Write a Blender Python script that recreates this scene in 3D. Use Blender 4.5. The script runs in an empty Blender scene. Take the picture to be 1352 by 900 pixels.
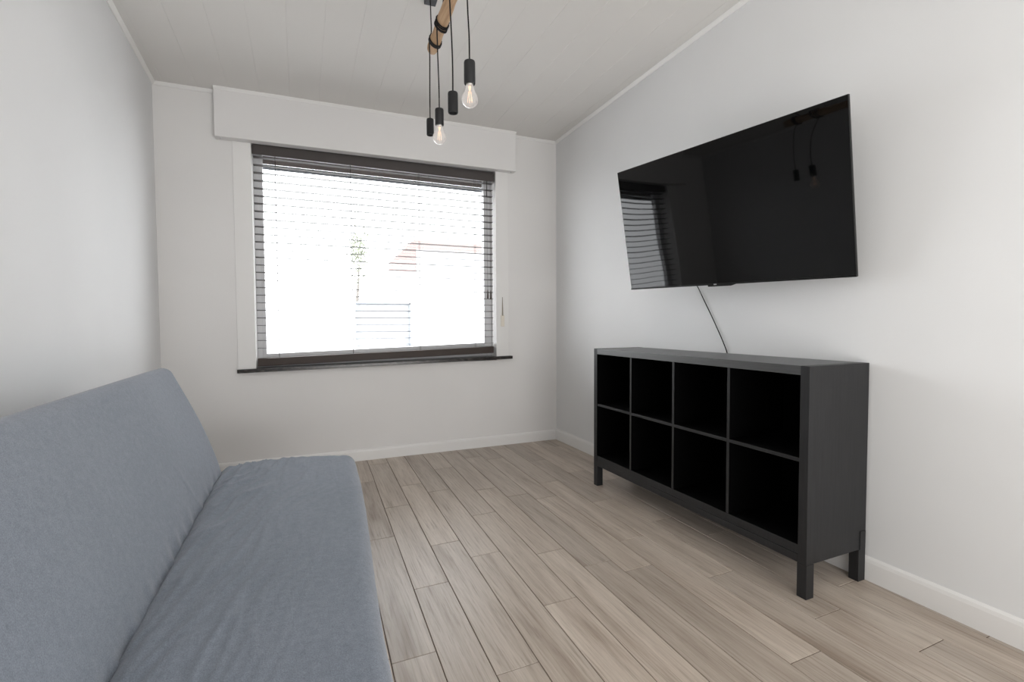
import bpy, bmesh, math, random
from mathutils import Vector, Matrix, noise
random.seed(7)
C = bpy.context.scene.collection
V = Vector

# ------------------------------------------------------------------ helpers
def link(name, me, mat=None, parent=None, smooth=False):
    o = bpy.data.objects.new(name, me); C.objects.link(o)
    if mat: me.materials.append(mat)
    if smooth:
        for p in me.polygons: p.use_smooth = True
    if parent: o.parent = parent
    return o

def obj(name, bm, mat=None, parent=None, smooth=False, origin=None, bevel=0, seg=2):
    """bm holds world coordinates; they are made local to the origin (or to the chain of parents)."""
    off = V((0, 0, 0))
    p = parent
    while p is not None:
        off += p.location; p = p.parent
    org = V(origin) if origin is not None else V((0, 0, 0))
    bmesh.ops.recalc_face_normals(bm, faces=bm.faces)
    if parent is None: bmesh.ops.translate(bm, verts=bm.verts, vec=-org)
    else: bmesh.ops.translate(bm, verts=bm.verts, vec=-off)
    me = bpy.data.meshes.new(name); bm.to_mesh(me); bm.free()
    o = link(name, me, mat, parent, smooth)
    if parent is None: o.location = org
    if bevel:
        m = o.modifiers.new('bevel', 'BEVEL'); m.width = bevel; m.segments = seg; m.limit_method = 'ANGLE'
        m.angle_limit = math.radians(40)
    return o

def empty(name, loc):
    o = bpy.data.objects.new(name, None); C.objects.link(o); o.location = loc
    o.empty_display_size = .05
    return o

def tag(o, label=None, cat=None, group=None, kind=None):
    if label: o['label'] = label
    if cat: o['category'] = cat
    if group: o['group'] = group
    if kind: o['kind'] = kind
    return o

def hexa(bm, pts):
    """8 points: bottom 4 (ccw) then top 4"""
    v = [bm.verts.new(p) for p in pts]
    for f in ((3, 2, 1, 0), (4, 5, 6, 7), (0, 1, 5, 4), (1, 2, 6, 5), (2, 3, 7, 6), (3, 0, 4, 7)):
        bm.faces.new([v[i] for i in f])

def box(bm, a, b, fn=None):
    x0, y0, z0 = a; x1, y1, z1 = b
    pts = [(x0, y0, z0), (x1, y0, z0), (x1, y1, z0), (x0, y1, z0), (x0, y0, z1), (x1, y0, z1), (x1, y1, z1), (x0, y1, z1)]
    if fn: pts = [fn(*p) for p in pts]
    hexa(bm, pts)

def tube(bm, pts, r, seg=10, cap=True):
    pts = [V(p) for p in pts]
    rings = []
    up = V((0.123, 0.31, 0.94)).normalized()
    for i, p in enumerate(pts):
        t = (pts[min(i + 1, len(pts) - 1)] - pts[max(i - 1, 0)]).normalized()
        if abs(t.dot(up)) > .95: up2 = V((1, 0.1, 0))
        else: up2 = up
        a = t.cross(up2).normalized(); b = t.cross(a).normalized()
        rr = r[i] if isinstance(r, (list, tuple)) else r
        rings.append([bm.verts.new(p + a * math.cos(2 * math.pi * k / seg) * rr + b * math.sin(2 * math.pi * k / seg) * rr) for k in range(seg)])
    for i in range(len(rings) - 1):
        for k in range(seg):
            bm.faces.new((rings[i][k], rings[i][(k + 1) % seg], rings[i + 1][(k + 1) % seg], rings[i + 1][k]))
    if cap:
        bm.faces.new(rings[0]); bm.faces.new(rings[-1][::-1])

def lathe(bm, c, prof, seg=28, cap0=True, cap1=True):
    rings = []
    for r, z in prof:
        rings.append([bm.verts.new((c[0] + r * math.cos(2 * math.pi * k / seg), c[1] + r * math.sin(2 * math.pi * k / seg), c[2] + z)) for k in range(seg)])
    for i in range(len(rings) - 1):
        for k in range(seg):
            bm.faces.new((rings[i][k], rings[i][(k + 1) % seg], rings[i + 1][(k + 1) % seg], rings[i + 1][k]))
    if cap0: bm.faces.new(rings[0][::-1])
    if cap1: bm.faces.new(rings[-1])

def smoothpath(pts, n=12):
    pts = [V(p) for p in pts]; out = []
    P = [pts[0] * 2 - pts[1]] + pts + [pts[-1] * 2 - pts[-2]]
    for i in range(1, len(P) - 2):
        for k in range(n):
            t = k / n
            out.append(.5 * ((2 * P[i]) + (P[i + 1] - P[i - 1]) * t + (2 * P[i - 1] - 5 * P[i] + 4 * P[i + 1] - P[i + 2]) * t * t
                             + (3 * P[i] - P[i - 1] - 3 * P[i + 1] + P[i + 2]) * t ** 3))
    out.append(pts[-1]); return out

# ------------------------------------------------------------------ materials
def mat(name, col, rough=.6, spec=.5, metal=0, **k):
    m = bpy.data.materials.new(name); m.use_nodes = True
    b = m.node_tree.nodes['Principled BSDF']
    b.inputs['Base Color'].default_value = (*col, 1); b.inputs['Roughness'].default_value = rough
    b.inputs['Specular IOR Level'].default_value = spec; b.inputs['Metallic'].default_value = metal
    for n, v in k.items(): b.inputs[n.replace('_', ' ')].default_value = v
    return m

class N:
    def __init__(s, m): s.t = m.node_tree; s.b = s.t.nodes['Principled BSDF']
    def n(s, ty, **k):
        x = s.t.nodes.new(ty)
        for a, v in k.items():
            if a[0] == '_': x.inputs[a[1:].replace('_', ' ')].default_value = v
            else: setattr(x, a, v)
        return x
    def l(s, a, b): s.t.links.new(a, b)
    def coords(s, scale=(1, 1, 1), rot=(0, 0, 0), kind='Object'):
        tc = s.n('ShaderNodeTexCoord'); mp = s.n('ShaderNodeMapping')
        mp.inputs['Scale'].default_value = scale; mp.inputs['Rotation'].default_value = rot
        s.l(tc.outputs[kind], mp.inputs['Vector']); return mp.outputs['Vector']
    def noise(s, vec, scale, detail=3, rough=.5, dist=0):
        x = s.n('ShaderNodeTexNoise'); x.inputs['Scale'].default_value = scale; x.inputs['Detail'].default_value = detail
        x.inputs['Roughness'].default_value = rough; x.inputs['Distortion'].default_value = dist
        s.l(vec, x.inputs['Vector']); return x.outputs['Fac']
    def ramp(s, fac, stops):
        r = s.n('ShaderNodeValToRGB'); e = r.color_ramp.elements
        while len(e) > len(stops): e.remove(e[-1])
        while len(e) < len(stops): e.new(.5)
        for el, (p, c) in zip(e, stops): el.position = p; el.color = (*c, 1) if len(c) == 3 else c
        s.l(fac, r.inputs['Fac']); return r.outputs['Color']
    def mix(s, fac, a, b, mode='MIX'):
        x = s.n('ShaderNodeMix', data_type='RGBA', blend_type=mode)
        for sock, v in ((x.inputs[0], fac), (x.inputs[6], a), (x.inputs[7], b)):
            if hasattr(v, 'is_output'): s.l(v, sock)
            elif isinstance(v, (int, float)): sock.default_value = v
            else: sock.default_value = (*v, 1)
        return x.outputs[2]
    def math(s, op, a, b=0):
        x = s.n('ShaderNodeMath', operation=op)
        for sock, v in ((x.inputs[0], a), (x.inputs[1], b)):
            if hasattr(v, 'is_output'): s.l(v, sock)
            else: sock.default_value = v
        return x.outputs[0]
    def bump(s, h, strength=.3, dist=.01):
        x = s.n('ShaderNodeBump'); x.inputs['Strength'].default_value = strength; x.inputs['Distance'].default_value = dist
        s.l(h, x.inputs['Height']); s.l(x.outputs['Normal'], s.b.inputs['Normal'])

def wall_paint(name, col, amt=.03):
    m = mat(name, col, .75, .25); n = N(m); c = n.coords()
    big = n.noise(c, 1.3, 2); tone = n.ramp(big, ((.3, tuple(x * (1 - amt) for x in col)), (.7, tuple(min(1, x * (1 + amt * .6)) for x in col))))
    n.l(tone, n.b.inputs['Base Color'])
    n.bump(n.noise(c, 160, 2), .06, .003); return m

M = {}
M['wall'] = wall_paint('white wall paint', (.79, .778, .766))
M['wall_cool'] = wall_paint('side wall paint', (.765, .767, .767))
M['ceiling'] = wall_paint('ceiling board paint', (.74, .722, .695))
M['trim'] = mat('white gloss trim', (.82, .81, .795), .4, .4)
M['box'] = wall_paint('shutter box paint', (.79, .778, .77), .015)
M['groove'] = mat('groove shadow', (.35, .34, .32), .9, .1)
M['pvc'] = mat('grey white window plastic', (.62, .62, .63), .35, .4)
M['endbar'] = mat('blue grey shutter end bar', (.15, .165, .19), .5, .3)
M['shutter'] = mat('brown grey shutter', (.22, .19, .18), .6, .3)

# floor planks
def plank_mat():
    m = mat('wood look floor planks', (.4, .33, .27), .42, .5); n = N(m)
    at = n.n('ShaderNodeAttribute', attribute_name='rand'); r = at.outputs['Fac']
    tc = n.n('ShaderNodeTexCoord'); cmb = n.n('ShaderNodeCombineXYZ')
    n.l(n.math('MULTIPLY', r, 37.0), cmb.inputs[0]); n.l(n.math('MULTIPLY', r, 91.0), cmb.inputs[1])
    add = n.n('ShaderNodeVectorMath', operation='ADD'); n.l(tc.outputs['Object'], add.inputs[0]); n.l(cmb.outputs[0], add.inputs[1])
    def mp(sc):
        x = n.n('ShaderNodeMapping'); x.inputs['Scale'].default_value = sc; n.l(add.outputs[0], x.inputs['Vector']); return x.outputs['Vector']
    broad = n.noise(mp((9, .8, 1)), 1.5, 3, .55, .6)
    grain = n.noise(mp((60, 2.2, 1)), 2.0, 5, .65, .4)
    fine = n.noise(mp((240, 9, 1)), 2.0, 3, .6)
    col = n.ramp(broad, ((.25, (.33, .265, .212)), (.42, (.45, .385, .325)), (.6, (.53, .465, .40)), (.8, (.60, .53, .465))))
    g = n.ramp(grain, ((.30, (.55, .51, .47)), (.46, (.94, .93, .92)), (.7, (1.08, 1.07, 1.06))))
    col = n.mix(.75, col, g, 'MULTIPLY')
    g2 = n.ramp(fine, ((.3, (.86, .85, .84)), (.6, (1.05, 1.05, 1.05))))
    col = n.mix(.6, col, g2, 'MULTIPLY')
    # rings: faint cathedral grain
    w = n.n('ShaderNodeTexWave', wave_type='BANDS', bands_direction='X'); w.inputs['Scale'].default_value = 1.6
    w.inputs['Distortion'].default_value = 9; w.inputs['Detail'].default_value = 2; w.inputs['Detail Scale'].default_value = .8
    n.l(mp((11, .9, 1)), w.inputs['Vector'])
    g3 = n.ramp(w.outputs['Fac'], ((.0, (.80, .78, .75)), (.22, (1, 1, 1))))
    col = n.mix(.35, col, g3, 'MULTIPLY')
    tone = n.ramp(r, ((0, (.84, .83, .82)), (.5, (.98, .975, .97)), (1, (1.1, 1.09, 1.08))))
    col = n.mix(1, col, tone, 'MULTIPLY')
    n.l(col, n.b.inputs['Base Color'])
    rr = n.ramp(grain, ((.3, (.42, .42, .42)), (.7, (.30, .30, .30)))); n.l(rr, n.b.inputs['Roughness'])
    n.bump(fine, .05, .002); return m
M['plank'] = plank_mat()
M['grout'] = mat('dark grout', (.13, .10, .08), .9, .1)

def fabric():
    m = mat('blue grey stretch fabric', (.2, .235, .29), .92, .15); n = N(m); c = n.coords()
    a = n.noise(c, 420, 2, .7); b = n.noise(c, 60, 3, .6); d = n.noise(c, 2.2, 2)
    col = n.ramp(a, ((.3, (.125, .147, .183)), (.7, (.215, .240, .282))))
    col = n.mix(.7, col, n.ramp(b, ((.3, (.86, .87, .88)), (.7, (1.12, 1.12, 1.12)))), 'MULTIPLY')
    col = n.mix(.8, col, n.ramp(d, ((.3, (.92, .93, .94)), (.7, (1.06, 1.05, 1.05)))), 'MULTIPLY')
    n.l(col, n.b.inputs['Base Color'])
    n.b.inputs['Sheen Weight'].default_value = .25; n.b.inputs['Sheen Roughness'].default_value = .5
    cs = n.coords((26, 3.2, 8), (0, 0, math.radians(16)))
    wr = n.noise(cs, 1.0, 4, .6, .8)
    h = n.math('ADD', n.math('MULTIPLY', a, .12), n.math('MULTIPLY', wr, .8))
    n.bump(h, .32, .010); return m
M['fabric'] = fabric()
def fabric_back():
    m = M['fabric'].copy(); m.name = 'blue grey backrest fabric'
    for x in m.node_tree.nodes:
        if x.type == 'BUMP': x.inputs['Strength'].default_value = .07
    return m
M['fabric_back'] = fabric_back()

def blackwood(name, col, scratches=True, grain=(40, 40, 3)):
    m = mat(name, col, .48, .35); n = N(m); c = n.coords(grain)
    g = n.noise(c, 2.5, 4, .6)
    base = n.ramp(g, ((.3, tuple(x * .8 for x in col)), (.7, tuple(x * 1.25 for x in col))))
    if scratches:
        s = n.noise(n.coords((14, 9, 22)), 3.0, 5, .75); k = n.ramp(s, ((.735, (0, 0, 0)), (.76, (1, 1, 1))))
        base = n.mix(n.math('MULTIPLY', k, .35), base, (.35, .34, .33))
    n.l(base, n.b.inputs['Base Color']); n.bump(g, .08, .002); return m
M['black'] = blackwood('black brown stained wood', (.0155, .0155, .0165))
M['black_top'] = blackwood('black brown stained top', (.036, .0365, .038), True, (40, 3, 40)); M['black_top'].node_tree.nodes['Principled BSDF'].inputs['Specular IOR Level'].default_value = .8; M['black_top'].node_tree.nodes['Principled BSDF'].inputs['Roughness'].default_value = .38  # same wood with a lighter base, window sheen put into the colour
M['black_in'] = mat('black shelf interior', (.0009, .0009, .001), .8, .05)  # same wood darkened, shade inside the compartments put into the colour

M['tv_frame'] = mat('black tv bezel', (.006, .006, .006), .35, .4)
M['tv_screen'] = mat('glossy tv screen', (.0018, .002, .0022), .03, .25)
_n = N(M['tv_screen']); _g = _n.n('ShaderNodeNewGeometry'); _a = _n.n('ShaderNodeVectorMath', operation='ADD'); _a.inputs[1].default_value = (-.027, .094, .148)
_w = _n.n('ShaderNodeTexNoise'); _w.inputs['Scale'].default_value = 2.6; _w.inputs['Detail'].default_value = 0
_s = _n.n('ShaderNodeVectorMath', operation='SUBTRACT'); _s.inputs[1].default_value = (.5, .5, .5); _k = _n.n('ShaderNodeVectorMath', operation='SCALE'); _k.inputs['Scale'].default_value = .016
_b = _n.n('ShaderNodeVectorMath', operation='ADD'); _z = _n.n('ShaderNodeVectorMath', operation='NORMALIZE')
_tc = _n.n('ShaderNodeTexCoord'); _n.l(_tc.outputs['Object'], _w.inputs['Vector']); _n.l(_g.outputs['Normal'], _a.inputs[0])
_n.l(_w.outputs['Color'], _s.inputs[0]); _n.l(_s.outputs[0], _k.inputs[0]); _n.l(_a.outputs[0], _b.inputs[0]); _n.l(_k.outputs[0], _b.inputs[1])
_n.l(_b.outputs[0], _z.inputs[0]); _n.l(_z.outputs[0], _n.b.inputs['Normal'])
M['tv_back'] = mat('black tv plastic', (.012, .012, .012), .6, .3)
M['logo'] = mat('pale badge', (.45, .45, .46), .4)
M['cord'] = mat('black cord', (.012, .011, .011), .7, .2)
M['socket'] = mat('matt black lamp socket', (.014, .014, .015), .5, .35)
M['plate'] = mat('dark grey ceiling plate', (.045, .045, .05), .5, .3)
M['brass'] = mat('nickel lamp cap', (.6, .58, .55), .3, .5, 1)

def beamwood():
    m = mat('pale pine beam', (.55, .4, .27), .65, .3); n = N(m); c = n.coords((26, 2, 26))
    g = n.noise(c, 2.2, 4, .6, .5)
    n.l(n.ramp(g, ((.3, (.36, .215, .12)), (.5, (.52, .34, .20)), (.75, (.66, .46, .30)))), n.b.inputs['Base Color']); return m
M['beam'] = beamwood()

def stone():
    m = mat('black veined stone', (.03, .028, .027), .25, .5); n = N(m)
    s = n.noise(n.coords((9, 30, 60)), 3, 5, .7, .4)
    n.l(n.ramp(s, ((.35, (.012, .011, .011)), (.55, (.035, .03, .028)), (.68, (.16, .14, .13)))), n.b.inputs['Base Color']); return m
M['stone'] = stone()
M['rail'] = mat('dark brown blind wood', (.055, .04, .033), .5, .3)
M['valance'] = mat('dark taupe blind wood', (.075, .066, .063), .55, .3)

def slat_mat():
    m = mat('taupe slats', (.10, .092, .088), .5, .3); t = m.node_tree; b = t.nodes['Principled BSDF']; out = t.nodes['Material Output']
    tr = t.nodes.new('ShaderNodeBsdfTransparent'); mx = t.nodes.new('ShaderNodeMixShader'); mx.inputs[0].default_value = .27  # partial transparency imitates window glare fading out the slats
    t.links.new(b.outputs[0], mx.inputs[1]); t.links.new(tr.outputs[0], mx.inputs[2]); t.links.new(mx.outputs[0], out.inputs[0]); return m
M['slat'] = slat_mat()

def pane_mat(name, glossy=.06, tint=(1, 1, 1)):
    m = bpy.data.materials.new(name); m.use_nodes = True; t = m.node_tree; t.nodes.remove(t.nodes['Principled BSDF'])
    tr = t.nodes.new('ShaderNodeBsdfTransparent'); tr.inputs[0].default_value = (*tint, 1)
    g = t.nodes.new('ShaderNodeBsdfGlossy'); g.inputs['Roughness'].default_value = .01
    mx = t.nodes.new('ShaderNodeMixShader'); mx.inputs[0].default_value = glossy
    t.links.new(tr.outputs[0], mx.inputs[1]); t.links.new(g.outputs[0], mx.inputs[2]); t.links.new(mx.outputs[0], t.nodes['Material Output'].inputs[0]); return m
M['pane'] = pane_mat('window glass', .05)

def bulb_mat():
    m = bpy.data.materials.new('clear bulb glass'); m.use_nodes = True; t = m.node_tree; t.nodes.remove(t.nodes['Principled BSDF'])
    tr = t.nodes.new('ShaderNodeBsdfTransparent'); tr.inputs[0].default_value = (.97, .95, .93, 1)
    g = t.nodes.new('ShaderNodeBsdfGlossy'); g.inputs['Roughness'].default_value = .05
    d = t.nodes.new('ShaderNodeEmission'); d.inputs[0].default_value = (1, .93, .88, 1); d.inputs[1].default_value = .75  # glow added to the clear glass to make it look pale
    fr = t.nodes.new('ShaderNodeLayerWeight'); fr.inputs['Blend'].default_value = .35
    m1 = t.nodes.new('ShaderNodeMixShader'); m2 = t.nodes.new('ShaderNodeMixShader'); m2.inputs[0].default_value = .38
    t.links.new(fr.outputs['Facing'], m1.inputs[0]); t.links.new(tr.outputs[0], m1.inputs[1]); t.links.new(g.outputs[0], m1.inputs[2])
    t.links.new(m1.outputs[0], m2.inputs[1]); t.links.new(d.outputs[0], m2.inputs[2])
    t.links.new(m2.outputs[0], t.nodes['Material Output'].inputs[0]); return m
M['bulb'] = bulb_mat()
def emis(name, col, s):
    m = bpy.data.materials.new(name); m.use_nodes = True; b = m.node_tree.nodes['Principled BSDF']
    b.inputs['Base Color'].default_value = (*col, 1); b.inputs['Emission Color'].default_value = (*col, 1); b.inputs['Emission Strength'].default_value = s
    return m
M['filament'] = emis('warm filament', (1, .62, .38), 1.6)
M['cream'] = mat('cream plastic', (.76, .71, .62), .5)
M['slot'] = mat('shadowed strap', (.30, .27, .22), .8)  # darker grey beige than the slot plate

# ------------------------------------------------------------------ room
H = 2.7613
RB = V((2.1908, 3.9293)); LB = V((-.8864, 3.9893))
wd = (RB - LB).normalized(); wn = V((wd.y, -wd.x)); WL = (RB - LB).length
YR = -2.1
def xl(y): return LB.x + .0217 * (LB.y - y)
def xr(y): return RB.x - .0025 * (RB.y - y)
def cz(x, y): return H - .0235 * (RB.x - x) / 3.08 + .0171 * (RB.y - y)
def W(u, off, z):                       # off > 0: into the room
    p = LB + wd * u + wn * off; return (p.x, p.y, z)
U0, U1, Z0, Z1 = .582, 2.476, .765, 2.47
T = .212

bm = bmesh.new()
def wbox(bm, u0, u1, o0, o1, z0, z1): box(bm, (u0, o0, z0), (u1, o1, z1), W)
wbox(bm, -.2, U0, -T, 0, -.1, 2.95); wbox(bm, U1, WL + .2, -T, 0, -.1, 2.95)
wbox(bm, U0, U1, -T, 0, -.1, Z0); wbox(bm, U0, U1, -T, 0, Z1, 2.95)
tag(obj('wall_back', bm, M['wall'], origin=(0, 3.95, 0)), kind='structure')

bm = bmesh.new(); hexa(bm, [(xl(YR) - .2, YR - .1, -.1), (xl(YR), YR - .1, -.1), (xl(3.99), 3.99, -.1), (xl(3.99) - .2, 3.99, -.1),
                            (xl(YR) - .2, YR - .1, 2.95), (xl(YR), YR - .1, 2.95), (xl(3.99), 3.99, 2.95), (xl(3.99) - .2, 3.99, 2.95)])
tag(obj('wall_left', bm, M['wall_cool'], origin=(-.9, 1, 0)), kind='structure')
bm = bmesh.new(); hexa(bm, [(xr(YR), YR - .1, -.1), (xr(YR) + .2, YR - .1, -.1), (xr(3.93) + .2, 3.93, -.1), (xr(3.93), 3.93, -.1),
                            (xr(YR), YR - .1, 2.95), (xr(YR) + .2, YR - .1, 2.95), (xr(3.93) + .2, 3.93, 2.95), (xr(3.93), 3.93, 2.95)])
tag(obj('wall_right', bm, M['wall_cool'], origin=(2.19, 1, 0)), kind='structure')
bm = bmesh.new(); box(bm, (-1.0, YR - .1, -.1), (2.4, YR, 2.95))
tag(obj('wall_rear', bm, M['wall_cool'], origin=(.6, YR, 0)), kind='structure')

# ceiling: painted tongue and groove boards
bm = bmesh.new(); x = -.04 - .195 * 6
while x < 2.3:
    a, b = x, x + .195
    a2, b2 = max(a, -1.0), min(b, 2.36)
    if b2 > a2:
        c = .0016
        prof = [(a2, .006), (a2, c), (a2 + c, 0), (b2 - c, 0), (b2, c), (b2, .006)]
        r0 = [bm.verts.new((px, YR - .05, cz(px, YR - .05) + pz)) for px, pz in prof]
        r1 = [bm.verts.new((px, 4.05, cz(px, 4.05) + pz)) for px, pz in prof]
        for i in range(5): bm.faces.new((r0[i], r0[i + 1], r1[i + 1], r1[i]))
    x += .195
v = [bm.verts.new((px, py, cz(px, py) + .006)) for px, py in ((-1, YR - .05), (2.36, YR - .05), (2.36, 4.05), (-1, 4.05))]
bm.faces.new(v)
v = [bm.verts.new((px, py, cz(px, py) + .06)) for px, py in ((-1, YR - .05), (2.36, YR - .05), (2.36, 4.05), (-1, 4.05))]
bm.faces.new(v)
tag(obj('ceiling', bm, M['ceiling'], origin=(.6, 1, H)), kind='structure')

# floor: tiles in one mesh, one random number per plank
ph = [1.53, 1.93, 1.345, 2.09, 1.61, 1.99, 1.80, 1.69, 1.006, 1.50, 1.127, .87, 1.228, 1.75]
bm = bmesh.new(); lay = bm.faces.layers.float.new('rand'); P = .935; g = .0013
fl = lambda i, y: .408 + .148 * i + .03 * (y - 2)
for i in range(-10, 14):
    p0 = ph[i + 1] if -1 <= i <= 12 else random.random() * P
    y = p0 - P * 6
    while y < 4.0:
        ya, yb = max(y, YR - .05) + g, min(y + P, 4.1) - g
        if yb > ya + .02:
            r = random.random(); b_ = .0012
            q = [(fl(i, ya) + g, ya), (fl(i + 1, ya) - g, ya), (fl(i + 1, yb) - g, yb), (fl(i, yb) + g, yb)]
            cx = sum(t[0] for t in q) / 4; cy = sum(t[1] for t in q) / 4
            top = [bm.verts.new((t[0] + (b_ if t[0] < cx else -b_), t[1] + (b_ if t[1] < cy else -b_), 0)) for t in q]
            bot = [bm.verts.new((t[0], t[1], -.0022)) for t in q]
            fs = [bm.faces.new(top)] + [bm.faces.new((bot[k], bot[(k + 1) % 4], top[(k + 1) % 4], top[k])) for k in range(4)]
            for f in fs: f[lay] = r
        y += P
f = bm.faces.new([bm.verts.new(t) for t in ((-1.1, YR - .1, -.002), (2.4, YR - .1, -.002), (2.4, 4.2, -.002), (-1.1, 4.2, -.002))]); f.material_index = 1
f = bm.faces.new([bm.verts.new(t) for t in ((-1.1, YR - .1, -.08), (2.4, YR - .1, -.08), (2.4, 4.2, -.08), (-1.1, 4.2, -.08))]); f.material_index = 1
o = tag(obj('floor', bm, M['plank'], origin=(.6, 1, 0)), kind='structure'); o.data.materials.append(M['grout'])

# baseboards and cove mouldings, swept along a wall
def sweep(name, prof, ends, m):
    """ends: list of (point(x,y), inward normal(x,y)); prof: (d inward, z) ; z may be relative to ceiling when zf given"""
    bm = bmesh.new(); rings = []
    for (px, py), (nx, ny), zf in ends:
        rings.append([bm.verts.new((px + nx * d, py + ny * d, zf + z)) for d, z in prof])
    n = len(prof)
    for a, b in zip(rings, rings[1:]):
        for k in range(n): bm.faces.new((a[k], a[(k + 1) % n], b[(k + 1) % n], b[k]))
    bm.faces.new(rings[0]); bm.faces.new(rings[-1][::-1])
    return tag(obj(name, bm, m), kind='structure')
bb = [(0, 0), (.014, 0), (.014, .072), (.011, .084), (.004, .090), (0, .092)]
eL = lambda y: ((xl(y), y), (1, 0)); eR = lambda y: ((xr(y), y), (-1, 0))
sweep('baseboard_left', bb, [(*eL(YR), 0), (*eL(3.99), 0)], M['trim'])
sweep('baseboard_right', [(d, z * 1.09) for d, z in bb], [(*eR(YR), 0), (*eR(3.93), 0)], M['trim'])
sweep('baseboard_back', bb, [((LB.x, LB.y), tuple(wn), 0), ((RB.x, RB.y), tuple(wn), 0)], M['trim'])
cv = [(0, 0), (.020, 0), (.020, -.005), (.012, -.016), (.006, -.022), (0, -.022)]
sweep('trim_1', cv, [(*eL(YR), cz(xl(YR), YR)), (*eL(3.98), cz(xl(3.98), 3.98))], M['trim'])
sweep('trim_2', cv, [(*eR(YR), cz(xr(YR), YR)), (*eR(3.92), cz(xr(3.92), 3.92))], M['trim'])
def wp(u, off=0): p = LB + wd * u + wn * off; return (p.x, p.y)
sweep('trim_3', cv, [(wp(0), tuple(wn), cz(*wp(0))), (wp(.366), tuple(wn), cz(*wp(.366)))], M['trim'])
sweep('trim_4', cv, [(wp(2.65), tuple(wn), cz(*wp(2.65))), (wp(WL), tuple(wn), cz(*wp(WL)))], M['trim'])

# roller shutter box above the window
zb = lambda u: 2.402 + .0085 * (u - .367)
b0, b1, bo = .367, 2.642, .075
bm = bmesh.new()
hexa(bm, [W(b0, 0, zb(b0)), W(b1, 0, zb(b1)), W(b1, bo, zb(b1)), W(b0, bo, zb(b0)),
          W(b0, 0, cz(*wp(b0))), W(b1, 0, cz(*wp(b1))), W(b1, bo, cz(*wp(b1, bo))), W(b0, bo, cz(*wp(b0, bo)))])
sb = tag(obj('roller_shutter_box', bm, M['box'], origin=W(1.5, 0, 2.4), bevel=.003), 'long white painted shutter box above the window, reaching the ceiling', 'shutter box')
bm = bmesh.new(); rings = []
for u in (b0, b1):
    z = cz(*wp(u, bo)); rings.append([bm.verts.new(W(u, bo + d, z + dz)) for d, dz in ((0, 0), (.014, 0), (.014, -.006), (.004, -.02), (0, -.02))])
for k in range(5): bm.faces.new((rings[0][k], rings[0][(k + 1) % 5], rings[1][(k + 1) % 5], rings[1][k]))
bm.faces.new(rings[0]); bm.faces.new(rings[1][::-1])
obj('cover_strip', bm, M['trim'], sb)
for u in (b0 + .035, b1 - .035):
    bm = bmesh.new(); lathe(bm, W(u, bo - .03, zb(u) - .008), [(.004, 0), (.007, .003), (.007, .009)], 12); obj('screw_cap', bm, M['pvc'], sb, True)

# window_1 : frame, sash, glass, sill, side trims
win = empty('window_1', W(1.53, 0, .8)); tag(win, kind='structure')
zs = lambda u: .768 + .0165 * (u - .53)          # stone sill top
bm = bmesh.new(); a, b = .463, 2.617
def zbox(bm, u0, u1, o0, o1, z0, z1):            # z0,z1 functions of u
    hexa(bm, [W(u0, o1, z0(u0)), W(u1, o1, z0(u1)), W(u1, o0, z0(u1)), W(u0, o0, z0(u0)), W(u0, o1, z1(u0)), W(u1, o1, z1(u1)), W(u1, o0, z1(u1)), W(u0, o0, z1(u0))])
zbox(bm, a, b, -.0, .042, lambda u: zs(u) - .026, zs)
zbox(bm, U0, U1, -.24, 0, lambda u: zs(u) - .026, zs)
obj('window_sill', bm, M['stone'], win, bevel=.003)
for u0, u1 in ((.465, .583), (2.474, 2.59)):
    bm = bmesh.new(); zbox(bm, u0, u1, 0, .010, zs, lambda u: zb(u) + .0); obj('window_trim', bm, M['trim'], win, bevel=.002)
bm = bmesh.new()                                   # outer frame
fo0, fo1 = -.17, -.115
G0, G1, GZ0, GZ1 = .645, 2.402, .885, 2.262
zlo = lambda u: zs(u) + .0
wbox(bm, U0, .618, fo0, fo1, .766, Z1); wbox(bm, 2.43, U1, fo0, fo1, .798, Z1)
zbox(bm, .618, 2.43, fo0, fo1, zlo, lambda u: .845 + .012 * (u - 1.5)); wbox(bm, .618, 2.43, fo0, fo1, 2.375, Z1)
obj('window_frame', bm, M['pvc'], win, bevel=.003)
bm = bmesh.new()
wbox(bm, .618, G0, fo0 + .01, fo1 + .008, .825, 2.375); wbox(bm, G1, 2.43, fo0 + .01, fo1 + .008, .845, 2.375)
zbox(bm, G0, G1, fo0 + .01, fo1 + .008, lambda u: .835 + .012 * (u - 1.5), lambda u: GZ0 + .008 + .028 * (u - 1.5)); wbox(bm, G0, G1, fo0 + .01, fo1 + .008, 2.372, 2.40)
obj('window_sash', bm, M['pvc'], win, bevel=.003)
bm = bmesh.new(); wbox(bm, G0 - .01, G1 + .01, -.150, -.144, .86, 2.378); obj('window_glass', bm, M['pane'], win)
bm = bmesh.new()
for k in range(4): wbox(bm, .60, 2.46, -.184, -.172, 2.3195 + .037 * k, 2.355 + .037 * k)
obj('shutter_curtain', bm, M['shutter'], win, bevel=.003)
bm = bmesh.new(); wbox(bm, .60, 2.46, -.186, -.171, 2.279, 2.3165); obj('shutter_end_bar', bm, M['endbar'], win, bevel=.003)

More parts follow.
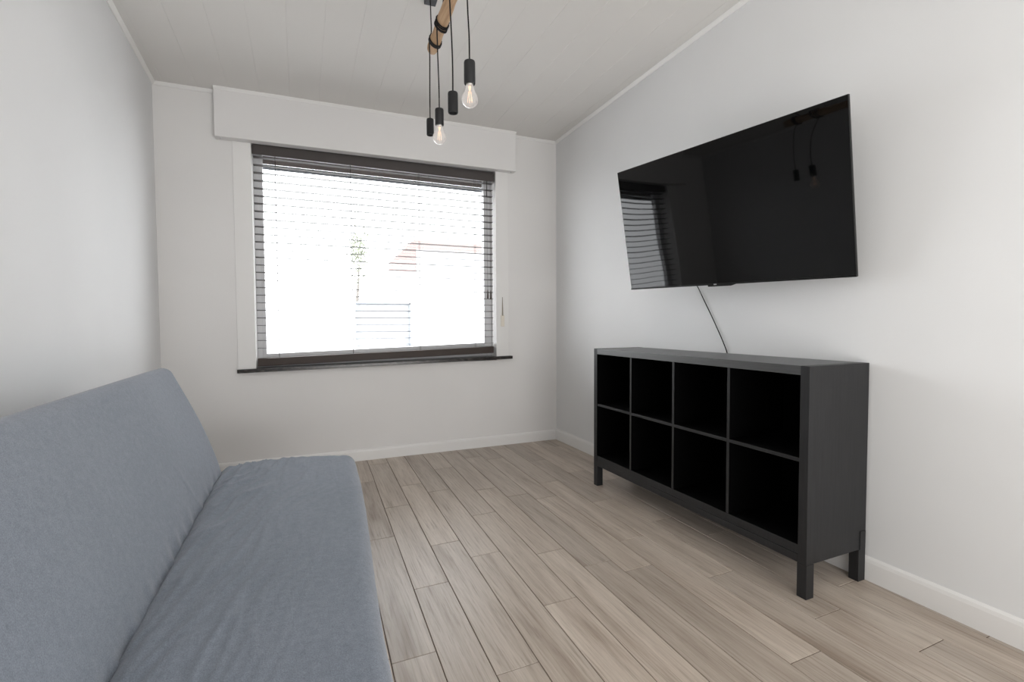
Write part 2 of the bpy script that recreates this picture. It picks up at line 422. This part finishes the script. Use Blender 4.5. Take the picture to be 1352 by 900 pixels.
# venetian blind
bl = empty('venetian_blind', W(1.53, -.045, .83))
tag(bl, 'dark wooden venetian blind with open slats, lowered in the window recess', 'blind')
B0, B1, bc = .590, 2.462, -.052
bm = bmesh.new(); wbox(bm, B0 - .004, B1 + .008, -.018, -.009, 2.335, 2.402); wbox(bm, B0, B1, -.085, -.02, 2.37, 2.42)
obj('valance', bm, M['valance'], bl, bevel=.002)
bm = bmesh.new()
zr = lambda u: .838 + .026 * (u - 1.5)
zk = [.916 + .0563 * k for k in range(26)]
for k, z in enumerate(zk):
    r = random.uniform(-.001, .001); tl = .001 + random.uniform(-.0006, .0006)
    hw = .0205; th = .0012
    s0, s1 = (B0, B1)
    drop = (lambda u, z=z: max(0, zr(u) + .03 - z))
    hexa(bm, [W(s0, bc - hw, z + r - th - tl + drop(s0)), W(s1, bc - hw, z + r - th - tl + drop(s1)), W(s1, bc + hw, z + r - th + tl + drop(s1)), W(s0, bc + hw, z + r - th + tl + drop(s0)),
              W(s0, bc - hw, z + r + th - tl + drop(s0)), W(s1, bc - hw, z + r + th - tl + drop(s1)), W(s1, bc + hw, z + r + th + tl + drop(s1)), W(s0, bc + hw, z + r + th + tl + drop(s0))])
obj('slats', bm, M['slat'], bl)
bm = bmesh.new(); zbox(bm, B0, B1, bc - .026, bc + .026, lambda u: zr(u) - .034, lambda u: zr(u) + .024)
obj('bottom_rail', bm, M['rail'], bl, bevel=.004)
for u in (.735, 1.27, 1.81, 2.30):
    bm = bmesh.new()
    for o in (bc - .018, bc + .019): tube(bm, [W(u, o, zr(u) - .015), W(u, o, 2.38)], .0011, 6)
    for z in zk: tube(bm, [W(u, bc - .018, z - .002), W(u, bc + .019, z - .002)], .0009, 5)
    obj('ladder_cord', bm, M['cord'], bl)
for u, z in ((2.404, 1.31), (2.432, 1.305)):
    bm = bmesh.new(); tube(bm, smoothpath([W(u, bc + .036, 2.36), W(u - .003, bc + .037, 1.9), W(u, bc + .036, z + .08)]), .0009, 6)
    pc = obj('pull_cord', bm, M['cord'], bl)
    bm = bmesh.new(); lathe(bm, W(u, bc + .036, z), [(.0065, 0), (.0075, .01), (.006, .05), (.003, .075), (.0015, .085)], 12)
    obj('tassel', bm, M['rail'], pc, True)
bm = bmesh.new(); tube(bm, [W(2.40, bc + .04, 2.35), W(2.398, bc + .041, 2.20)], [.0025, .004], 8); obj('tilt_wand', bm, M['cord'], bl, True)

# strap slot of the roller shutter on the right trim
sl = empty('shutter_strap_slot', W(2.53, .011, 1.07)); tag(sl, 'small cream strap slot of the roller shutter on the right window trim', 'strap slot')
bm = bmesh.new(); wbox(bm, 2.514, 2.550, .010, .016, 1.065, 1.165); obj('slot_plate', bm, M['cream'], sl, bevel=.003)
bm = bmesh.new()
pp = [(.0045, 1.34), (.008, 1.15)]
hexa(bm, [W(2.5265, .0105, 1.16), W(2.5375, .0105, 1.16), W(2.5375, .0195, 1.16), W(2.5265, .0195, 1.16), W(2.5295, .0105, 1.325), W(2.5345, .0105, 1.325), W(2.5345, .0115, 1.325), W(2.5295, .0115, 1.325)])
obj('strap', bm, M['slot'], sl)

# ------------------------------------------------------------------ sofa bed
sofa = empty('sofa_bed', (-.25, 1.66, 0)); tag(sofa, 'blue grey fabric covered sofa bed with armless wide seat along left wall', 'sofa')
def rounded(poly, radii, n=10):
    """rounded polygon, dense point loop"""
    out = []; m = len(poly)
    for i in range(m):
        p0, p, p1 = V(poly[i - 1]), V(poly[i]), V(poly[(i + 1) % m]); r = radii[i]
        a = (p0 - p).normalized(); b = (p1 - p).normalized(); ang = a.angle(b); d = r / math.tan(ang / 2)
        s, e = p + a * d, p + b * d; c = p + (a + b).normalized() * (r / math.sin(ang / 2))
        v0, v1 = s - c, e - c; th = v0.angle(v1)
        for k in range(n + 1):
            t = k / n; q = (v0 * math.sin((1 - t) * th) + v1 * math.sin(t * th)) / math.sin(th); out.append(c + q)
    return out
def resample(loop, step):
    out = []; m = len(loop)
    for i in range(m):
        a, b = loop[i], loop[(i + 1) % m]; L = (b - a).length
        k = max(1, int(round(L / step)))
        for j in range(k): out.append(a + (b - a) * j / k)
    return out
def slab(loop, y0, y1, er, disp, warp=None, ny=190):
    bm = bmesh.new(); c = sum((p for p in loop), V((0, 0))) / len(loop)
    nrm = []
    m = len(loop)
    for i in range(m):
        t = loop[(i + 1) % m] - loop[i - 1]; nrm.append(V((t.y, -t.x)).normalized())
    ys = []
    for k in range(9): ys.append((y0 + er * (1 - math.cos(k / 8 * math.pi / 2)), er * (1 - math.sin(k / 8 * math.pi / 2))))
    for k in range(1, ny): ys.append((y0 + er + (y1 - y0 - 2 * er) * k / ny, 0))
    for k in range(8, -1, -1): ys.append((y1 - er * (1 - math.cos(k / 8 * math.pi / 2)), er * (1 - math.sin(k / 8 * math.pi / 2))))
    rings = []
    for y, ins in ys:
        ring = []
        for p, nn in zip(loop, nrm):
            q = p - nn * ins
            x, yy, z = q.x, y, q.y
            d = disp(x, yy, z, nn); x += nn.x * d; z += nn.y * d
            if warp: x, yy, z = warp(x, yy, z)
            ring.append(bm.verts.new((x, yy, z)))
        rings.append(ring)
    for a, b in zip(rings, rings[1:]):
        for k in range(m): bm.faces.new((a[k], a[(k + 1) % m], b[(k + 1) % m], b[k]))
    bm.faces.new(rings[0]); bm.faces.new(rings[-1][::-1])
    return bm
ZS = .42; SX = -.36; FX = .24
def interp(t, tab):
    for (a, va), (b, vb) in zip(tab, tab[1:]):
        if t <= b: return va + (vb - va) * max(0, (t - a)) / (b - a)
    return tab[-1][1]
front = [(.6, .146), (.89, .153), (1.1, .161), (1.31, .174), (1.6, .196), (1.87, .216), (2.2, .234), (2.56, .244), (2.7, .246)]
def seat_warp(x, y, z):
    f = interp(y, front); t = (x - SX) / (FX - SX)
    # end edge is slightly bowed: middle runs further than the corners
    if y > 2.2: y += .05 * math.sin(max(0, min(1, t)) * math.pi) * ((y - 2.2) / .42) ** 2 - .03 * max(0, t) * ((y - 2.2) / .42)
    return (SX + (x - SX) * (f - SX) / (FX - SX), y, z)
def seat_disp(x, y, z, n):
    if n.y < .3: return 0
    t = (x - SX) / (FX - SX)
    al, ac = y * math.cos(.28) + x * math.sin(.28), x * math.cos(.28) - y * math.sin(.28)
    fall = .22 + .9 * max(0, 1 - t * 1.35) + .5 * max(0, (y - 2.0) / .6) * max(0, 1 - t)
    w = noise.noise(V((ac * 26 + 1.5 * noise.noise(V((x * 4, y * 3, 0))), al * 3.0, 3.1)))
    w2 = noise.noise(V((ac * 55, al * 7.0, 9.1)))
    rid = (1 - abs(w) * 2) ** 2 * .0038 + w2 * .0012
    # two long tension folds with arcs toward the far corner
    d = math.hypot((x - SX) * 1.0, (y - 2.62) * .75)
    arc = math.exp(-((d - .21) / .012) ** 2) * .0045 * (1 if x > SX + .05 else 0) + math.exp(-((d - .27) / .014) ** 2) * .003
    big = .008 * math.sin(max(0, min(1, t)) * math.pi) + .004 * noise.noise(V((x * 3, y * 2.1, 1)))
    edge = -.016 * max(0, min(1, 1 - t / .12)) ** 2 - .012 * max(0, min(1, 1 - t / .035))
    return rid * fall * 2.0 + arc + big + edge
lp = resample(rounded([(SX - .055, .275), (FX, .275), (FX, ZS), (SX - .055, ZS)], [.03, .03, .05, .035]), .007)
bm = slab(lp, .72, 2.625, .05, seat_disp, seat_warp)
obj('seat', bm, M['fabric'], sofa, True)
def back_disp(x, y, z, n):
    if n.x < .2: return 0
    f = (z - .42) / .47
    w = noise.noise(V((y * 2.2, z * 2.5, 5))) * .006 + .01 * math.sin(max(0, min(1, f)) * math.pi)
    pk = max(0, 1 - f / .16)
    w += pk ** 2 * (noise.noise(V((y * 17, z * 9, 2))) * .007 - .002)
    w += .003 * math.exp(-((y - 2.05 + .25 * (f - .1)) / .012) ** 2) * max(0, 1 - abs(f - .2) / .25)
    return w
lp = resample(rounded([(-.322, .335), (-.540, .912), (-.672, .872), (-.454, .295)], [.04, .04, .045, .035]), .009)
bm = slab(lp, .72, 2.60, .045, back_disp, None)
obj('backrest', bm, M['fabric_back'], sofa, True)
bm = bmesh.new(); box(bm, (-.40, .80, .14), (.10, 2.52, .30)); obj('storage_base', bm, M['tv_back'], sofa, bevel=.006)
for hy in (.95, 2.30):
    bm = bmesh.new(); box(bm, (-.56, hy, .24), (-.38, hy + .07, .36)); obj('hinge_bracket', bm, M['cord'], sofa)
for lx in (-.35, .05):
    for ly in (.88, 2.44):
        bm = bmesh.new(); lathe(bm, (lx, ly, 0), [(.018, 0), (.018, .01), (.024, .145)], 20); obj('leg', bm, M['cord'], sofa, True)

# ------------------------------------------------------------------ cube shelf
th = -.0027; F0 = V((1.7932, 1.2172)); DEP = .3739; LEN = 1.49; ZT = .9216
ax = V((math.cos(th), math.sin(th))); ay = V((-math.sin(th), math.cos(th)))
def S(a, b, z): p = F0 + ax * a + ay * b; return (p.x, p.y, z)
sh = empty('cube_shelf', S(DEP / 2, LEN / 2, 0)); tag(sh, 'black brown cube shelf with eight open compartments on short square legs', 'shelf')
def sbox(name, a, b, m, bevel=.0015):
    bm = bmesh.new(); box(bm, a, b, S); return obj(name, bm, m, sh, bevel=bevel)
PT = .037
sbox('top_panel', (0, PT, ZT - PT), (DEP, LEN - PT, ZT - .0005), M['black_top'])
sbox('side_panel', (0, 0, .137), (DEP, PT, ZT), M['black']); sbox('side_panel', (0, LEN - PT, .137), (DEP, LEN, ZT), M['black'])
sbox('bottom_panel', (.002, PT, .170), (DEP, LEN - PT, .207), M['black'])
sbox('base_rail', (0, PT, .137), (.022, LEN - PT, .1695), M['black'])
sbox('base_rail', (DEP - .03, PT, .137), (DEP - .008, LEN - PT, .1695), M['black'])
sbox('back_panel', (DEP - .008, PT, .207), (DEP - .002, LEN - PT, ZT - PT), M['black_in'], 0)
dv = [.386, .745, 1.103]; tk = .016
def lined(name, a, b, vert):  # board sides in painted shade, room-facing edge in plain black
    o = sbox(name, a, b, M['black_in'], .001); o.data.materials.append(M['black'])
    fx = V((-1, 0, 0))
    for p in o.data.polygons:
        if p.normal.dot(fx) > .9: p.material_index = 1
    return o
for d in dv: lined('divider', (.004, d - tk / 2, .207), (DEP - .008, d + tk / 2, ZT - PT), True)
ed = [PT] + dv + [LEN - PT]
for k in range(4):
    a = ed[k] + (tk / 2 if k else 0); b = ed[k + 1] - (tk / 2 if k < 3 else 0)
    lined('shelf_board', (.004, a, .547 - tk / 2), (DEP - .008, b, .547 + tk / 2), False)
mid = V(S(DEP / 2, LEN / 2, .55))
for o in sh.children:  # inward panel faces also take the painted shade
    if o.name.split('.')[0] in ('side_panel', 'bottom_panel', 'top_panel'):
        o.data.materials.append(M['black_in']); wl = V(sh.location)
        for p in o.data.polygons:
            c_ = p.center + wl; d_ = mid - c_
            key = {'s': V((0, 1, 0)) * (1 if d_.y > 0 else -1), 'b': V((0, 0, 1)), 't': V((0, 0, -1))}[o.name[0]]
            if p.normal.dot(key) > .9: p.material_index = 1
for la in (.0005, DEP - .0455):
    for lb in (-.0008, LEN - .0395 - .0):
        sbox('leg', (la, lb, 0), (la + .045, lb + .040, .1368), M['black'])
# rear near leg rises a little over the side panel
sbox('corner_bracket', (DEP - .040, -.003, .137), (DEP - .004, 0, .215), M['black'], .001)

# ------------------------------------------------------------------ television
TC = V((1.9297, 1.8225, 1.637)); 
wv = V((-.154, .988, .018)).normalized(); uv_ = V((-.192, -.048, .98)); uv_ = (uv_ - wv * uv_.dot(wv)).normalized(); nv = wv.cross(uv_).normalized()
if nv.x > 0: nv = -nv
def TV(a, d, h): return tuple(TC + wv * a + nv * d + uv_ * h)       # a: along (far +), d: toward room, h up
tv = empty('television', TC); tag(tv, 'large black flat television tilted forward on the right wall above the shelf', 'television')
w2, h2 = .6175, .356
def tbox(name, a, b, m, bevel=.001, par=None):
    bm = bmesh.new(); box(bm, a, b, TV); return obj(name, bm, m, par or tv, bevel=bevel)
tbox('frame', (-w2, -.014, -h2), (w2, -.0012, h2), M['tv_frame'], .002)
tbox('screen', (-w2 + .003, -.0012, -h2 + .009), (w2 - .003, .0, h2 - .003), M['tv_screen'], 0)
tbox('bottom_bezel', (-w2, -.0012, -h2), (w2, .0016, -h2 + .009), M['tv_frame'], .0006)
bm = bmesh.new(); a0, a1 = .075, -.085
hexa(bm, [TV(a0 - .003, -.012, -h2 - .0075), TV(a1 + .025, -.012, -h2 - .0075), TV(a1 + .025, .002, -h2 - .0075), TV(a0 - .003, .002, -h2 - .0075),
          TV(a0, -.012, -h2), TV(a1, -.012, -h2), TV(a1, .002, -h2), TV(a0, .002, -h2)])
sbm = obj('sensor_housing', bm, M['tv_frame'], tv)
tbox('badge', (.022, .0016, -h2 + .0005), (.0385, .0021, -h2 + .006), M['logo'], 0)
bm = bmesh.new(); hexa(bm, [TV(-.42, -.055, -.27), TV(.42, -.055, -.27), TV(.46, -.014, -.31), TV(-.46, -.014, -.31), TV(-.42, -.055, .02), TV(.42, -.055, .02), TV(.46, -.014, .08), TV(-.46, -.014, .08)])
obj('back_housing', bm, M['tv_back'], tv, bevel=.006)
bm = bmesh.new()
for a in (-.11, .11): box(bm, (a - .015, -.070, -.2), (a + .015, -.055, .05), TV)
cp = TV(0, -.068, -.07); wx = xr(1.8)
tube(bm, [cp, (2.08, 1.66, 1.56), (wx - .02, 1.80, 1.57)], .014, 12)
box(bm, (wx - .022, 1.72, 1.46), (wx - .0005, 1.88, 1.68))
obj('wall_mount', bm, M['cord'], tv, bevel=.002)
bm = bmesh.new(); tube(bm, smoothpath([(2.075, 2.16, 1.42), (2.14, 2.20, 1.36), (2.176, 2.180, 1.313), (2.178, 2.126, 1.224), (2.178, 2.039, 1.081), (2.178, 1.957, .929), (2.178, 1.92, .80), (2.178, 1.90, .62)]), .0027, 8)
tag(obj('power_cable', bm, M['cord'], smooth=True, origin=(2.178, 1.92, .8)), 'thin black cable hanging on the wall from television down behind the shelf', 'cable')

# ------------------------------------------------------------------ pendant lamp
pl = empty('pendant_lamp', (.60, 1.9, 2.35)); tag(pl, 'pendant lamp with pale wooden beam, black cords and hanging black sockets', 'lamp')
def cc(x, y): return cz(x, y)
bm = bmesh.new()
pa, pb = V((.648, 2.505)), V((.575, 1.30)); dd = (pb - pa).normalized(); pn = V((dd.y, -dd.x))
hw = .030
zt = lambda q: cz(q.x, q.y)
pts = [pa - pn * hw, pa + pn * hw, pb + pn * hw, pb - pn * hw]
hexa(bm, [(p.x, p.y, zt(p) - .028) for p in pts] + [(p.x, p.y, zt(p) + .0) for p in pts]); obj('ceiling_plate', bm, M['plate'], pl, bevel=.003)
bd = V((.04, 1.0)).normalized(); zB = 2.357
def beam(y): return V((.577 + (y - 2.14) * .051, y, zB))
bm = bmesh.new()
N_ = 46; prevs = None; segs = 18; rings = []
for i in range(N_):
    y = 2.215 - (2.215 - 1.18) * i / (N_ - 1); c = beam(y); R0 = .0235 * (1 + .05 * math.sin(i * .7) + .03 * math.sin(i * 1.9))
    if i == 0: R0 *= .9
    ring = []
    for k in range(segs):
        t = 2 * math.pi * k / segs
        rr = R0 * (1 + .05 * math.cos(2 * t + .4) + .03 * math.sin(3 * t) + .03 * noise.noise(V((math.cos(t) * 2, math.sin(t) * 2, y * 6))))
        ring.append(bm.verts.new((c.x + rr * math.cos(t), c.y, c.z + rr * math.sin(t))))
    rings.append(ring)
for a_, b_ in zip(rings, rings[1:]):
    for k in range(segs): bm.faces.new((a_[k], a_[(k + 1) % segs], b_[(k + 1) % segs], b_[k]))
bm.faces.new(rings[0]); bm.faces.new(rings[-1][::-1])
obj('wooden_beam', bm, M['beam'], pl, True)
def wrap(y0, pitch, turns, name='cord_wrap', tiltx=.012):
    c = []
    n = int(turns * 24)
    for k in range(n + 1):
        t = 2 * math.pi * k / 24; yy = y0 + pitch * k / 24; b = beam(yy)
        c.append((b.x + .0285 * math.cos(t), yy + tiltx * math.sin(t + .6), b.z + .0285 * math.sin(t)))
    bm = bmesh.new(); tube(bm, c, .0031, 7); obj(name, bm, M['cord'], pl, True)
wrap(2.130, .0055, 4); wrap(1.985, .012, 2.0); wrap(2.02, .006, 2.0, tiltx=.018); wrap(1.745, .006, 3); wrap(1.64, .006, 2)
def cord(pts, r=.0027):
    bm = bmesh.new(); tube(bm, smoothpath(pts, 8), r, 8); obj('cord', bm, M['cord'], pl, True)
def socket(x, y, zt_, h, r, bulb):
    bm = bmesh.new()
    lathe(bm, (x, y, zt_ - h), [(r * .80, .006), (r * .80, 0), (r * .94, 0), (r, .003), (r, h - .006), (r * .93, h - .001), (r * .3, h), (r * .22, h + .004)], 30, cap0=True)
    so = obj('socket', bm, M['socket'], pl, True, bevel=0)
    m = so.modifiers.new('e', 'EDGE_SPLIT'); m.split_angle = math.radians(40)
    if bulb:
        R = .0295; z0 = zt_ - h
        bm = bmesh.new()
        prof = [(.0125, .004), (.0130, -.004), (.0150, -.012)]
        zc = z0 - .052
        for k in range(0, 15):
            t = math.radians(42 + (178 - 42) * k / 14); prof.append((R * math.sin(t), zc - z0 + R * math.cos(t)))
        lathe(bm, (x, y, z0), prof, 32, cap0=False)
        bo_ = obj('bulb', bm, M['bulb'], so, True)
        bm = bmesh.new(); lathe(bm, (x, y, z0), [(.0128, .006), (.0133, -.001), (.0128, -.006), (.010, -.008)], 24); obj('bulb_cap', bm, M['brass'], bo_, True)
        bm = bmesh.new()
        tube(bm, [(x, y, z0 - .008), (x, y, z0 - .026)], [.005, .0025], 10)
        for k in range(6):
            t = k * math.pi / 3
            tube(bm, [(x + .005 * math.cos(t), y + .005 * math.sin(t), z0 - .026), (x + .009 * math.cos(t + .3), y + .009 * math.sin(t + .3), z0 - .062)], .0007, 5)
        obj('filament', bm, M['filament'], bo_)
# A far-left, B bulb, C bare, D near bulb
A_ = (.564, 2.196); B_ = (.576, 2.081); C_ = (.540, 1.760); D_ = (.5615, 1.628)
socket(*A_, 2.034, .074, .0165, False); socket(*B_, 2.035, .071, .019, True); socket(*C_, 1.960, .0766, .0189, False); socket(*D_, 2.014, .079, .020, True)
cord([(.637, 2.452, cz(.637, 2.45) - .02), (.597, 2.29, 2.56), (.556, 2.128, 2.387), (.5475, 2.128, 2.365)])
cord([(.5475, 2.135, 2.362), (.5600, 2.175, 2.30), (.564, 2.196, 2.15), (.564, 2.196, 2.03)])
cord([(.5410, 1.985, 2.368), (.5480, 2.005, 2.342), (.566, 2.06, 2.24), (.5755, 2.081, 2.12), (.576, 2.081, 2.03)])
cord([(.548, 1.75, 2.386), (.529, 1.752, 2.36), (.5300, 1.757, 2.30), (.5365, 1.760, 2.18), (.5400, 1.760, 2.06), (.540, 1.760, 1.955)])
cord([(.5555, 1.64, 2.337), (.5580, 1.634, 2.2), (.561, 1.629, 2.1), (.5615, 1.628, 2.01)])
cord([(.600, 2.02, cz(.6, 2.02) - .02), (.580, 1.99, 2.55), (.560, 1.955, 2.385)], .0022)

# ------------------------------------------------------------------ outside
bm = bmesh.new(); box(bm, (-40, 4.6, -.9), (60, 70, -.6)); tag(obj('ground_outside', bm, mat('pale paving', (.5, .5, .5), .9, .1), origin=(0, 30, -.6)), kind='structure')
hs = empty('neighbour_house', (6.0, 15, -.6)); tag(hs, 'pale house with pink gable beyond the window, washed out by daylight', 'house')
brick = mat('pink brick', (.21, .155, .146), .9, .1); tile = mat('pale orange roof', (.20, .165, .155), .9, .1); render_ = mat('white render', (.8, .8, .8), .9, .1)
q = 12.0
bm = bmesh.new()
v0 = [(2.06, q, 2.38), (2.68, q, 2.38), (2.68, q, 3.22), (2.06, q, 2.62)]
vs = [bm.verts.new(p) for p in v0] + [bm.verts.new((p[0], q + .35, p[2])) for p in v0]
bm.faces.new(vs[:4]); bm.faces.new(vs[4:][::-1])
for k in range(4): bm.faces.new((vs[k], vs[(k + 1) % 4], vs[4 + (k + 1) % 4], vs[4 + k]))
obj('gable', bm, brick, hs)
bm = bmesh.new(); hexa(bm, [(2.68, q, 2.95), (9, q, 2.95), (9, q + 2.0, 3.25), (2.68, q + 2.0, 3.25), (2.68, q, 3.18), (9, q, 3.18), (9, q + 2, 3.3), (2.68, q + 2, 3.3)]); obj('roof', bm, tile, hs)
bm = bmesh.new(); box(bm, (2.0, q + .05, -.6), (2.69, q + 6, 2.385)); box(bm, (2.70, q + .05, -.6), (9, q + 6, 2.96)); obj('house_wall', bm, render_, hs)
gd = empty('garage_door', (1.85, 11.5, -.6)); tag(gd, 'pale blue garage door across the street, seen through the blind', 'garage door')
bl_ = mat('pale blue metal', (.13, .146, .165), .6, .3)
bm = bmesh.new(); box(bm, (1.2, 11.5, -.6), (2.42, 11.6, 1.58)); obj('door_leaf', bm, mat('white metal', (.20,.21,.22), .6, .3), gd)
bm = bmesh.new(); box(bm, (2.38, 11.44, -.6), (2.42, 11.5, 1.6)); box(bm, (1.16, 11.44, 1.55), (2.42, 11.5, 1.6)); box(bm, (1.16, 11.44, -.6), (1.2, 11.5, 1.55)); obj('door_frame', bm, bl_, gd)
tr = empty('street_tree', (1.35, 12.8, -.6)); tag(tr, 'small leafy green tree across the street, seen through the blind', 'tree')
bm = bmesh.new(); tube(bm, [(1.35, 12.8, -.6), (1.33, 12.8, 1.6), (1.4, 12.8, 2.6)], [.07, .05, .02], 8); obj('trunk', bm, mat('bark', (.11, .10, .09), .9, .1), tr)
bm = bmesh.new()
for k in range(420):
    p = V((random.gauss(1.38, .13), random.gauss(12.8, .13), random.gauss(2.85, .33))); a = V((random.uniform(-1, 1), random.uniform(-1, 1), random.uniform(-1, 1))).normalized(); b = a.cross(V((.3, .5, .8))).normalized()
    s = .035
    bm.faces.new([bm.verts.new(p + a * s), bm.verts.new(p + b * s), bm.verts.new(p - a * s), bm.verts.new(p - b * s)])
obj('foliage', bm, mat('leaf green', (.24, .26, .20), .8, .1), tr)

# ------------------------------------------------------------------ light
w = bpy.data.worlds.new('World'); bpy.context.scene.world = w; w.use_nodes = True
bg = w.node_tree.nodes['Background']; bg.inputs[0].default_value = (.95, .975, 1, 1); bg.inputs[1].default_value = 8
def area(name, loc, target, size, power, col=(1, 1, 1)):
    l = bpy.data.lights.new(name, 'AREA'); l.shape = 'RECTANGLE'; l.size, l.size_y = size; l.energy = power; l.color = col
    o = bpy.data.objects.new(name, l); C.objects.link(o); o.location = loc
    o.rotation_euler = (V(target) - V(loc)).to_track_quat('-Z', 'Y').to_euler(); return o
area('room_light_rear', (1.2, -1.95, 1.4), (0, 3, 1.2), (2.0, 2.0), 40, (1, 1, 1))  # added fill behind the camera, no such lamp in the room
area('room_uplight', (.75, -.9, .5), (.7, .7, 2.7), (1.8, 1.2), 45, (1, .992, .98))  # added unseen fill, aimed up to brighten the ceiling

# ------------------------------------------------------------------ camera
f, yaw, pitch, roll, hh = 631.177, .4161, .0375, -.0049, 1.0943
sy, cy = math.sin(yaw), math.cos(yaw)
F = V((sy, cy, 0)); Rr = V((cy, -sy, 0)); Uu = V((0, 0, 1))
F2 = F * math.cos(pitch) - Uu * math.sin(pitch); U2 = Uu * math.cos(pitch) + F * math.sin(pitch)
R3 = Rr * math.cos(roll) + U2 * math.sin(roll); U3 = U2 * math.cos(roll) - Rr * math.sin(roll)
cam = bpy.data.cameras.new('Camera'); co = bpy.data.objects.new('Camera', cam); C.objects.link(co)
mtx = Matrix((R3, U3, -F2)).transposed().to_4x4(); mtx.translation = V((0, 0, hh)); co.matrix_world = mtx
cam.sensor_width = 36; cam.lens = f / 1352 * 36; cam.clip_start = .02
bpy.context.scene.camera = co
vs_ = bpy.context.scene.view_settings
vs_.view_transform = 'Standard'; vs_.look = 'None'; vs_.exposure = 0; vs_.gamma = 1
